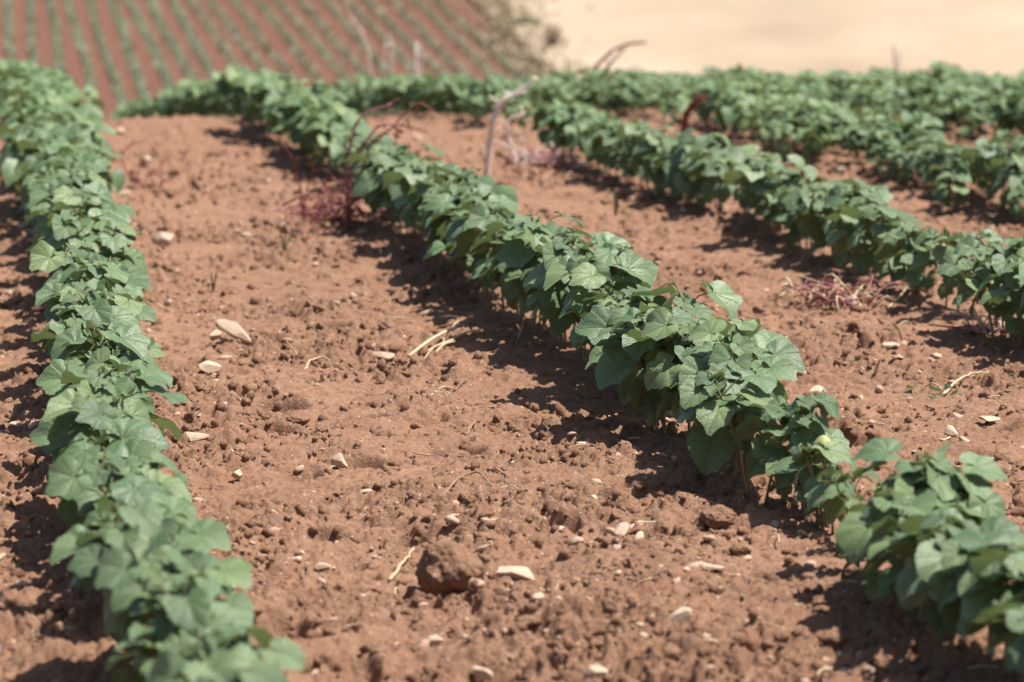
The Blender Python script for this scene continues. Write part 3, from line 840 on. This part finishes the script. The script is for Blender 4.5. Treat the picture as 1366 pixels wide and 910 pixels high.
strand('twig', [(406, 487), (416, 478, 5), (432, 475, 6), (441, 477)], .0032, M_straw, 'pale curved twig right of the block shaped stone', 'twig', tint=.15)
strand('twig', [(381, 452), (390, 458, 3), (398, 466)], .0016, M_straw, 'thin white twig between the slab and the pinkish stone', 'twig')
strand('twig', [(606, 508), (622, 500, 3), (634, 496)], .0024, M_twig, 'grey brown twig above the wriggly dry root', 'twig')
# bundle of straw
P0 = np.array(on_ground([(545, 468)])[0]); mb = MB()
for a, b, r in (((545, 469), (608, 444, 10), .0034), ((552, 466), (604, 450, 4), .0026), ((580, 462), (606, 452, 4), .0022), ((566, 470), (588, 452, 3), .0016), ((590, 452, 4), (612, 434, 16), .0014), ((600, 450, 5), (640, 440, 2), .0022)):
    p = np.array(on_ground([a, b], .005)); m = (p[0] + p[1]) / 2 + np.array([0, 0, .006])
    mb.tube(spline([p[0], m, p[1]], 8) - P0, r, 5, float(rng.random()))
tag(link('straw_bundle', mb.mesh('straw_bundle', (M_straw,)), None, P0), 'small bundle of pale dry straw on the middle strip', 'straw')

mb = MB(); lr = np.random.default_rng(61)
for _ in range(260):
    yy = 2.4 * (11 / 2.4) ** lr.random(); aa = R(-3 + 24 * lr.random()); p = np.array([yy * math.sin(aa), yy * math.cos(aa), 0]); p[2] = gz(p[0], p[1]) + .003
    L = lr.uniform(.008, .045); a = lr.uniform(0, 6.28); u = np.array([math.cos(a), math.sin(a), lr.normal(0, .25)]) * L
    mb.tube(spline([p, p + u * .5 + np.array([0, 0, lr.uniform(0, .15) * L]) + lr.normal(0, .08 * L, 3), p + u], 6), lr.uniform(.0006, .0016), 5, float(lr.random()))
kind(tag(link('straw_litter', mb.mesh('straw_litter', (M_straw,))), 'tiny broken bits of straw and root strewn over the soil', 'litter'), 'stuff')

# ------------------------------------------------------------------ grass sprouts
def blades(name, px, py, items, mat, label, cat, wid=.005):
    """items: (dx, dy) tip offsets in photo pixels from the foot, blade leaning there"""
    b = np.array(on_ground([(px, py)], -.006)[0]); d = float((b - CAM) @ FW)
    e = link(name, None, None, b)
    for k, (dx, dy, bend) in enumerate(items):
        tip = RT * dx * d / F + np.array([0, 0, 1]) * (-dy) * d / F + np.array([0, rng.normal(0, .01), 0])
        mid = tip * .55 + np.array([0, 0, bend * abs(dy) * d / F])
        c = spline([(0, 0, 0), mid, tip], 9); mb = MB()
        side = np.cross(c[-1] - c[0], FW); side /= np.linalg.norm(side) + 1e-9
        side = side * .8 + FW * .6
        ww = wid * np.array([.5, .8, 1, 1, .95, .8, .6, .35, .05])
        L = c + side * ww[:, None] / 2; Rr = c - side * ww[:, None] / 2; Mi = c + np.cross(side, c[-1] - c[0]) * .15 * ww[:, None] * 8
        V = np.concatenate([L, Mi, Rr]); q = [(i, i + 1, 9 + i + 1, 9 + i) for i in range(8)] + [(9 + i, 9 + i + 1, 18 + i + 1, 18 + i) for i in range(8)]
        mb.add(V, [q], None, float(rng.random())); link('blade', mb.mesh('blade', (mat,)), e)
    return tag(e, label, cat)
blades('grass_sprout', 284, 379, [(-3, -32, .1), (7, -34, .1), (1, -18, .1)], M_grass, 'tiny green grass sprout with two blades alone on the soil strip', 'grass sprout')
blades('grass_sprout', 379, 332, [(-8, -38, .1), (22, -32, .3), (3, -28, .1)], M_grass, 'forked green grass sprout in front of the red weed heap', 'grass sprout')
blades('grass_sprout', 253, 245, [(-4, -20, .1), (5, -22, .1)], M_grass, 'faint blurred green sprout high on the soil strip', 'grass sprout')
blades('grass_sprout', 12, 286, [(4, -48, .1), (-6, -30, .1), (14, -26, .2)], M_grass, 'tall green and straw grass sprout left of the narrow row', 'grass sprout')
blades('grass_sprout', 1071, 236, [(2, -58, .05), (10, -42, .2), (-8, -30, .2)], M_grass, 'upright blurred grass shoot between the third and fourth rows', 'grass sprout', .009)
blades('grass_sprout', 821, 282, [(-1, -44, .05), (5, -34, .1)], M_grass, 'upright blurred grass shoot at the front edge of the third row', 'grass sprout', .009)
blades('yellow_grass', 1205, 446, [(-26, -22, .3), (-14, -30, .2), (-32, -10, .3)], M_drygrass, 'yellow bent grass leaf on the soil below the third row', 'dry grass', .009)
blades('straw_stalk', 1166, 486, [(6, -26, .05), (2, -14, .05)], M_straw, 'short pale straw stalk standing behind the central row', 'straw', .007)
blades('straw_stalk', 1182, 484, [(4, -16, .05), (-2, -10, .05)], M_straw, 'stubby second straw stalk next to the taller pale one', 'straw', .007)
blades('dry_grass', 1202, 372, [(12, -34, .25), (70, -58, .35), (34, -50, .35)], M_drygrass, 'long arching cream grass blade over the third row', 'dry grass', .012)
blades('green_grass_blade', 1152, 384, [(50, -24, .35), (30, -20, .3)], M_grass, 'broad bluish green grass blade beside the purple weed litter', 'grass', .014)

# seedling with a long straw
def seedling():
    b = np.array(on_ground([(1264, 532)])[0]); d = float((b - CAM) @ FW); e = link('seedling', None, None, b)
    for k in range(11):
        a = rng.uniform(0, 6.28); y = np.array([math.cos(a), math.sin(a), rng.uniform(-.1, .5)])
        o = link('leaf', LEAF_ME[int(rng.integers(len(LEAF_ME)))], e); s = rng.uniform(.009, .016)
        m = np.eye(4); m[:3, :3] = rot_to(y, np.array([0, 0, 1.]) + rng.normal(0, .3, 3)) * s; m[:3, 3] = (rng.normal(0, .022), rng.normal(0, .02), rng.uniform(.006, .03)); o.matrix_local = Matrix(m.tolist())
    return tag(e, 'small dark green seedling lying flat on the bare soil behind the central row', 'seedling')
seedling()
strand('straw', [(1258, 518, 2), (1285, 507, 5), (1318, 493, 4)], .0036, M_straw, 'long pale straw lying over the green seedling', 'straw', tint=.4)
strand('straw', [(1232, 505), (1246, 508, 5), (1262, 519, 3)], .0030, M_straw, 'short brownish straw left of the green seedling', 'straw', tint=.1)

# ------------------------------------------------------------------ the plant with the flower bud
def bud_plant():
    b = np.array(on_ground([(1093, 700)])[0]); d = float((b - CAM) @ FW); e = link('budding_cotton_plant', None, None, b)
    lay = plant_layout(1203, True)
    link('stem', stem_mesh(lay), e)
    for o, Rm, size, rd in lay[2]:
        l = link('leaf', LEAF_ME[int(rd * 997) % len(LEAF_ME)], e); m = np.eye(4); m[:3, :3] = Rm * size; m[:3, 3] = o; l.matrix_local = Matrix(m.tolist())
    top = np.array([.004, 0, 98 * d / F])
    mb = MB(); mb.tube(spline([(0, 0, .05), (.006, 0, .075), top - np.array([0, 0, .008])], 8), .0013, 6, .05); link('flower_stalk', mb.mesh('flower_stalk', (M_redweed,)), e)
    V, Fc = ICO[4]; V = V.copy(); a = np.arctan2(V[:, 1], V[:, 0]); rr = 1 + .07 * np.cos(3 * a) ** 2 - .05 * np.cos(9 * a) * (1 - V[:, 2] ** 2)
    taper = np.interp(V[:, 2], [-1, -.4, .3, 1], [1, 1.05, .92, .7])
    V = np.stack([V[:, 0] * rr * taper, V[:, 1] * rr * taper, V[:, 2] * 1.15], 1) * .0150
    mb = MB(); mb.add(V, [Fc], None, np.interp(V[:, 2], [-.015, .015], [.2, .9])); bo = link('flower_bud', mb.mesh('flower_bud', (M_bud,)), e); bo.location = top + np.array([0, 0, .009])
    for k in range(3):                                                                          # bracts
        a = k * 2.094 + .4; l = link('bract', LEAF_ME[6], e); y = np.array([math.cos(a) * .45, math.sin(a) * .45, 1.0])
        m = np.eye(4); m[:3, :3] = rot_to(y, (-math.cos(a), -math.sin(a), .4)) * .021; m[:3, 3] = top + np.array([math.cos(a) * .0135, math.sin(a) * .0135, -.004]); l.matrix_local = Matrix(m.tolist())
    return tag(e, 'cotton plant holding up one round green flower bud on a red stalk', 'cotton plant', 'budding plant')
bud_plant()

# ------------------------------------------------------------------ dried weeds
def stalk_weed(name, foot, stalks, mat, label, leaves=0, lmat=None, cat='dry weed', seed=1, far=None):
    """stalks: (points in photo px relative to the foot, radius) standing up from the foot"""
    wr = np.random.default_rng(seed)
    if far is None: b = np.array(on_ground([foot], -.01)[0])
    else:                                                                # stands on or just behind the crest, so many metres off
        b = CAM + (RT * (foot[0] - 683) / F + FW + UP * (455 - foot[1]) / F) * far
        b[2] = gz(b[0], b[1]) - .01
    d = float((b - CAM) @ FW)
    if far is not None:
        dy = 455 - F * float((b - CAM) @ UP) / d - foot[1]
        stalks = [([(p[0], p[1] - (dy if i or len(pts) < 3 else 0), *p[2:]) for i, p in enumerate(pts)], rad) for pts, rad in stalks]
    e = link(name, None, None, b)
    for pts, rad in stalks:
        c = [(np.array([0, 0, 1.0]) * -p[1] + RT * p[0] + np.array([0, 1, 0]) * (p[2] if len(p) > 2 else wr.normal(0, 3))) * d / F for p in pts]
        c = spline(c, 20); c[:, :] += wr.normal(0, .0015, c.shape)
        mb = MB(); rad *= .88; mb.tube(c, np.linspace(rad, rad * .35, 20) * (1 + wr.normal(0, .10, 20)), 6, np.linspace(.15, .95, 122) if wr.random() < .5 else np.linspace(.9, .2, 122)); 
        for _ in range(4):
            i0 = int(wr.integers(6, 19)); dd = wr.normal(0, 1, 3); dd[2] = abs(dd[2]) * .6; dd *= wr.uniform(.015, .05) / np.linalg.norm(dd)
            mb.tube(spline([c[i0], c[i0] + dd * .6 + wr.normal(0, .004, 3), c[i0] + dd], 6), np.linspace(rad * .3, rad * .12, 6), 5, float(wr.random()))
        link('stalk', mb.mesh('stalk', (mat,)), e)
    if leaves:
        mb = MB()
        for _ in range(leaves):
            pts, rad = stalks[wr.integers(len(stalks))]
            c = [(np.array([0, 0, 1.0]) * -p[1] + RT * p[0]) * d / F for p in pts]; c = spline(c, 20); o = c[wr.integers(3, 20)]
            u = wr.normal(0, 1, 3); u[2] -= .6; u /= np.linalg.norm(u); v = np.cross(u, wr.normal(0, 1, 3)); v /= np.linalg.norm(v); n = np.cross(u, v); a = wr.uniform(.010, .026)
            V = np.stack([o, o + u * a * .5 + v * a * .25 + n * a * .1, o + u * a, o + u * a * .5 - v * a * .25 + n * a * .1]); mb.add(V, [[[0, 1, 2, 3]]], None, float(wr.random()))
        link('withered_leaves', mb.mesh('withered_leaves', (lmat or mat,)), e)
    return tag(e, label, cat)
def litter(name, foot, n, wx, wy, hz, mats, label, seed):
    """a heap of thin dry stems lying on the soil, one mesh per colour"""
    wr = np.random.default_rng(seed); b = np.array(on_ground([foot])[0]); d = float((b - CAM) @ FW); e = link(name, None, None, b)
    for mat, share, nm in mats:
        mb = MB()
        for _ in range(int(n * share)):
            o = RT * wr.normal(0, wx * .5) * d / F + np.array([0, 1, 0]) * wr.normal(0, wy * .5) * d / F * 6
            g = float(macro(b[0] + o[0], b[1] + o[1]) - macro(b[0], b[1]))
            o = o + np.array([0, 0, g + abs(wr.normal(0, hz)) * d / F])
            a = wr.uniform(0, 6.28); L = wr.uniform(.03, .12); u = np.array([math.cos(a), math.sin(a), wr.uniform(-.1, .5)]) * L
            mb.tube(spline([o, o + u * .5 + wr.normal(0, .012, 3) + np.array([0, 0, .012]), o + u], 7), np.linspace(.0032, .0012, 7) * wr.uniform(.5, 1.2), 5, float(wr.random()))
            if wr.random() < .6:
                v = np.cross(u, (0, 0, 1.)); v /= np.linalg.norm(v) + 1e-9; t = o + u; aa = wr.uniform(.008, .02); un = u / np.linalg.norm(u)
                mb.add(np.stack([t, t + un * aa * .5 + v * aa * .35, t + un * aa * 1.2 - np.array([0, 0, .004]), t + un * aa * .5 - v * aa * .35]), [[[0, 1, 2, 3]]], None, float(wr.random()))
        link(nm, mb.mesh(nm, (mat,)), e)
    return tag(e, label, 'dry weed')
litter('weed_heap', (448, 294), 105, 52, 14, 15, [(M_redweed, .65, 'red_stems'), (M_darkred, .35, 'dark_stems')], 'heap of withered crimson weeds at the foot of the central row', 71)
stalk_weed('withered_weed', (463, 300), [([(0, 0), (2, -50), (0, -85), (12, -140), (25, -158), (60, -172)], .0075), ([(4, 0), (2, -60), (18, -110), (40, -140), (60, -146), (110, -134)], .0055), ([(-2, -10), (0, -50), (-18, -72), (-34, -60), (-40, -40)], .005), ([(2, -20), (30, -112), (60, -140), (92, -172), (118, -160)], .0045), ([(25, -60), (60, -110), (70, -140), (98, -168)], .003)], M_redweed, 'tall red withered weed with bent stalks rising from the crimson heap', 46, M_darkred, seed=5)
stalk_weed('withered_weed', (404, 300), [([(0, -30), (-6, -70), (-20, -110), (-40, -130)], .004), ([(0, -20), (8, -60), (16, -90)], .003)], M_darkred, 'small dark red weed leaning into the central row left of the heap', 14, seed=6)
litter('weed_litter', (1125, 402), 64, 56, 9, 5, [(M_redweed, .6, 'purple_stems'), (M_straw, .4, 'straw_stems')], 'litter of purple and pale dry weed stems before the third row', 72)
litter('weed_litter', (1330, 440), 40, 40, 6, 5, [(M_redweed, .5, 'purple_stems'), (M_paleweed, .5, 'pale_stems')], 'thin purple weed litter under the third row near the picture edge', 73)
litter('weed_heap', (725, 222), 80, 40, 8, 9, [(M_redweed, .5, 'red_stems'), (M_paleweed, .5, 'pale_stems')], 'blurred red and pale weed remains in the gap of the third row', 74)
stalk_weed('arching_stalk', (649, 236), [([(0, 0), (4, -50), (8, -82), (20, -108), (42, -122), (66, -142)], .014), ([(8, -80), (26, -110), (48, -122)], .007)], M_paleweed, 'thick pale arching dead stalk in the gap of the third row', seed=7)
stalk_weed('dry_stalk', (686, 216), [([(0, 0), (-6, -34), (-12, -58), (14, -70)], .010), ([(0, 0), (10, -30), (8, -46)], .005)], M_paleweed, 'short pinkish dead stalk beside the thick arching stalk', seed=8)
stalk_weed('leaning_stalk', (752, 160), [([(0, 0), (10, -22), (32, -58), (52, -80), (78, -98), (108, -104)], .019), ([(4, 0), (34, -40), (64, -78), (80, -96)], .013)], M_redweed, 'long leaning reddish dead stalk standing out against the stubble field', 10, M_paleweed, seed=9, far=15.0)
stalk_weed('leaning_stalk', (803, 168), [([(0, 0), (8, -30), (18, -54), (34, -74), (50, -82)], .013)], M_paleweed, 'shorter leaning pale dead stalk next to the long reddish one', 4, seed=10, far=14.6)
stalk_weed('dark_stalk', (910, 192), [([(0, 0), (2, -30), (6, -56), (16, -74), (34, -80)], .017), ([(2, -30), (10, -60), (26, -70)], .010)], M_darkred, 'upright dark maroon dead stalk in the fourth row', 16, M_darkred, seed=11)
litter('weed_heap', (965, 168), 70, 46, 8, 16, [(M_redweed, .6, 'red_stems'), (M_paleweed, .4, 'pale_stems')], 'blurred pinkish weed remains beside the dark maroon stalk', 75)
stalk_weed('dry_stalk', (948, 160), [([(0, 0), (-2, -30), (-6, -55)], .010), ([(30, 10), (50, -10), (70, -22)], .008)], M_paleweed, 'pale pink dry stalk beside the weed remains in the fourth row', seed=12, far=13.6)
stalk_weed('curled_weed', (206, 250), [([(-14, -8), (-42, -40), (-34, -62), (-12, -70), (4, -52), (8, -22)], .0034), ([(0, 0), (8, -10), (10, -22), (-8, -26), (-14, -8), (0, 2)], .0036), ([(-14, -6), (-22, -20), (-18, -40)], .003)], M_redweed, 'thin purple weed curled into a loop on the bare soil crest', seed=13)
stalk_weed('feathery_stalk', (520, 105), [([(0, 0), (1, -28), (0, -58)], .018), ([(0, 0), (-4, -22), (-6, -46)], .011)], M_paleweed, 'pale feathery dry stalk on the crest, first of a close pair', 20, M_paleweed, seed=14, far=17.5)
stalk_weed('feathery_stalk', (556, 108), [([(0, 0), (-2, -28), (-1, -50)], .020), ([(0, 0), (6, -22), (8, -42)], .012)], M_paleweed, 'pale feathery dry stalk on the crest, thicker of a close pair', 20, M_paleweed, seed=15, far=17.5)
stalk_weed('feathery_stalk', (500, 104), [([(0, 0), (-10, -40), (-34, -90), (-42, -125)], .0075)], M_paleweed, 'tall faint pinkish dry stalk leaning over the crest', 20, M_redweed, seed=16, far=17.0)
stalk_weed('dry_stalk', (1194, 100), [([(0, 0), (0, -20), (-3, -40)], .012), ([(0, 0), (5, -18), (6, -30)], .007)], M_paleweed, 'greyish pink dry stalk against the pale stubble field', 6, seed=17, far=17.5)
stalk_weed('red_shoot', (70, 150), [([(0, 0), (3, -20), (0, -40)], .008), ([(0, 0), (-5, -16), (-8, -28)], .006)], M_redweed, 'small purple weed at the far end of the narrow row', 8, seed=18, far=13.5)
strand('dry_weed', [(880, 175, 16), (905, 182, 14), (945, 190, 10)], .008, M_drygrass, 'yellow dry stem lying across the gap behind the third row', 'dry weed')

# ------------------------------------------------------------------ light, sky, camera
w = bpy.data.worlds.new('World'); bpy.context.scene.world = w; w.use_nodes = True
nt = w.node_tree; bg = nt.nodes['Background']
sky = nt.nodes.new('ShaderNodeTexSky'); sky.sky_type = 'NISHITA'; sky.sun_disc = False
sky.sun_elevation = R(SUN_EL); sky.sun_rotation = math.atan2(SUNV[0], SUNV[1]); sky.dust_density = 1.5
nt.links.new(sky.outputs[0], bg.inputs[0]); bg.inputs[1].default_value = .075
sl = bpy.data.lights.new('sun', 'SUN'); sl.energy = 5.0; sl.angle = R(.5); sl.color = (1, .955, .89)
so = link('sun', sl); so.rotation_euler = Vector((-SUNV).tolist()).to_track_quat('-Z', 'Y').to_euler()

cd = bpy.data.cameras.new('camera'); cd.lens = 105; cd.sensor_width = 36; cd.clip_start = .05; cd.clip_end = 3000
co = link('camera', cd); co.location = CAM
co.matrix_world = Matrix(((RT[0], UP[0], -FW[0], 0), (RT[1], UP[1], -FW[1], 0), (RT[2], UP[2], -FW[2], H), (0, 0, 0, 1)))
cd.dof.use_dof = True; cd.dof.focus_distance = 4.75; cd.dof.aperture_fstop = 6.3; cd.dof.aperture_blades = 0
sc = bpy.context.scene; sc.camera = co
sc.view_settings.view_transform = 'Standard'; sc.view_settings.look = 'None'; sc.view_settings.gamma = 1; sc.view_settings.exposure = 0.80
sc.render.engine = 'CYCLES'; sc.cycles.use_denoising = True; sc.cycles.max_bounces = 6
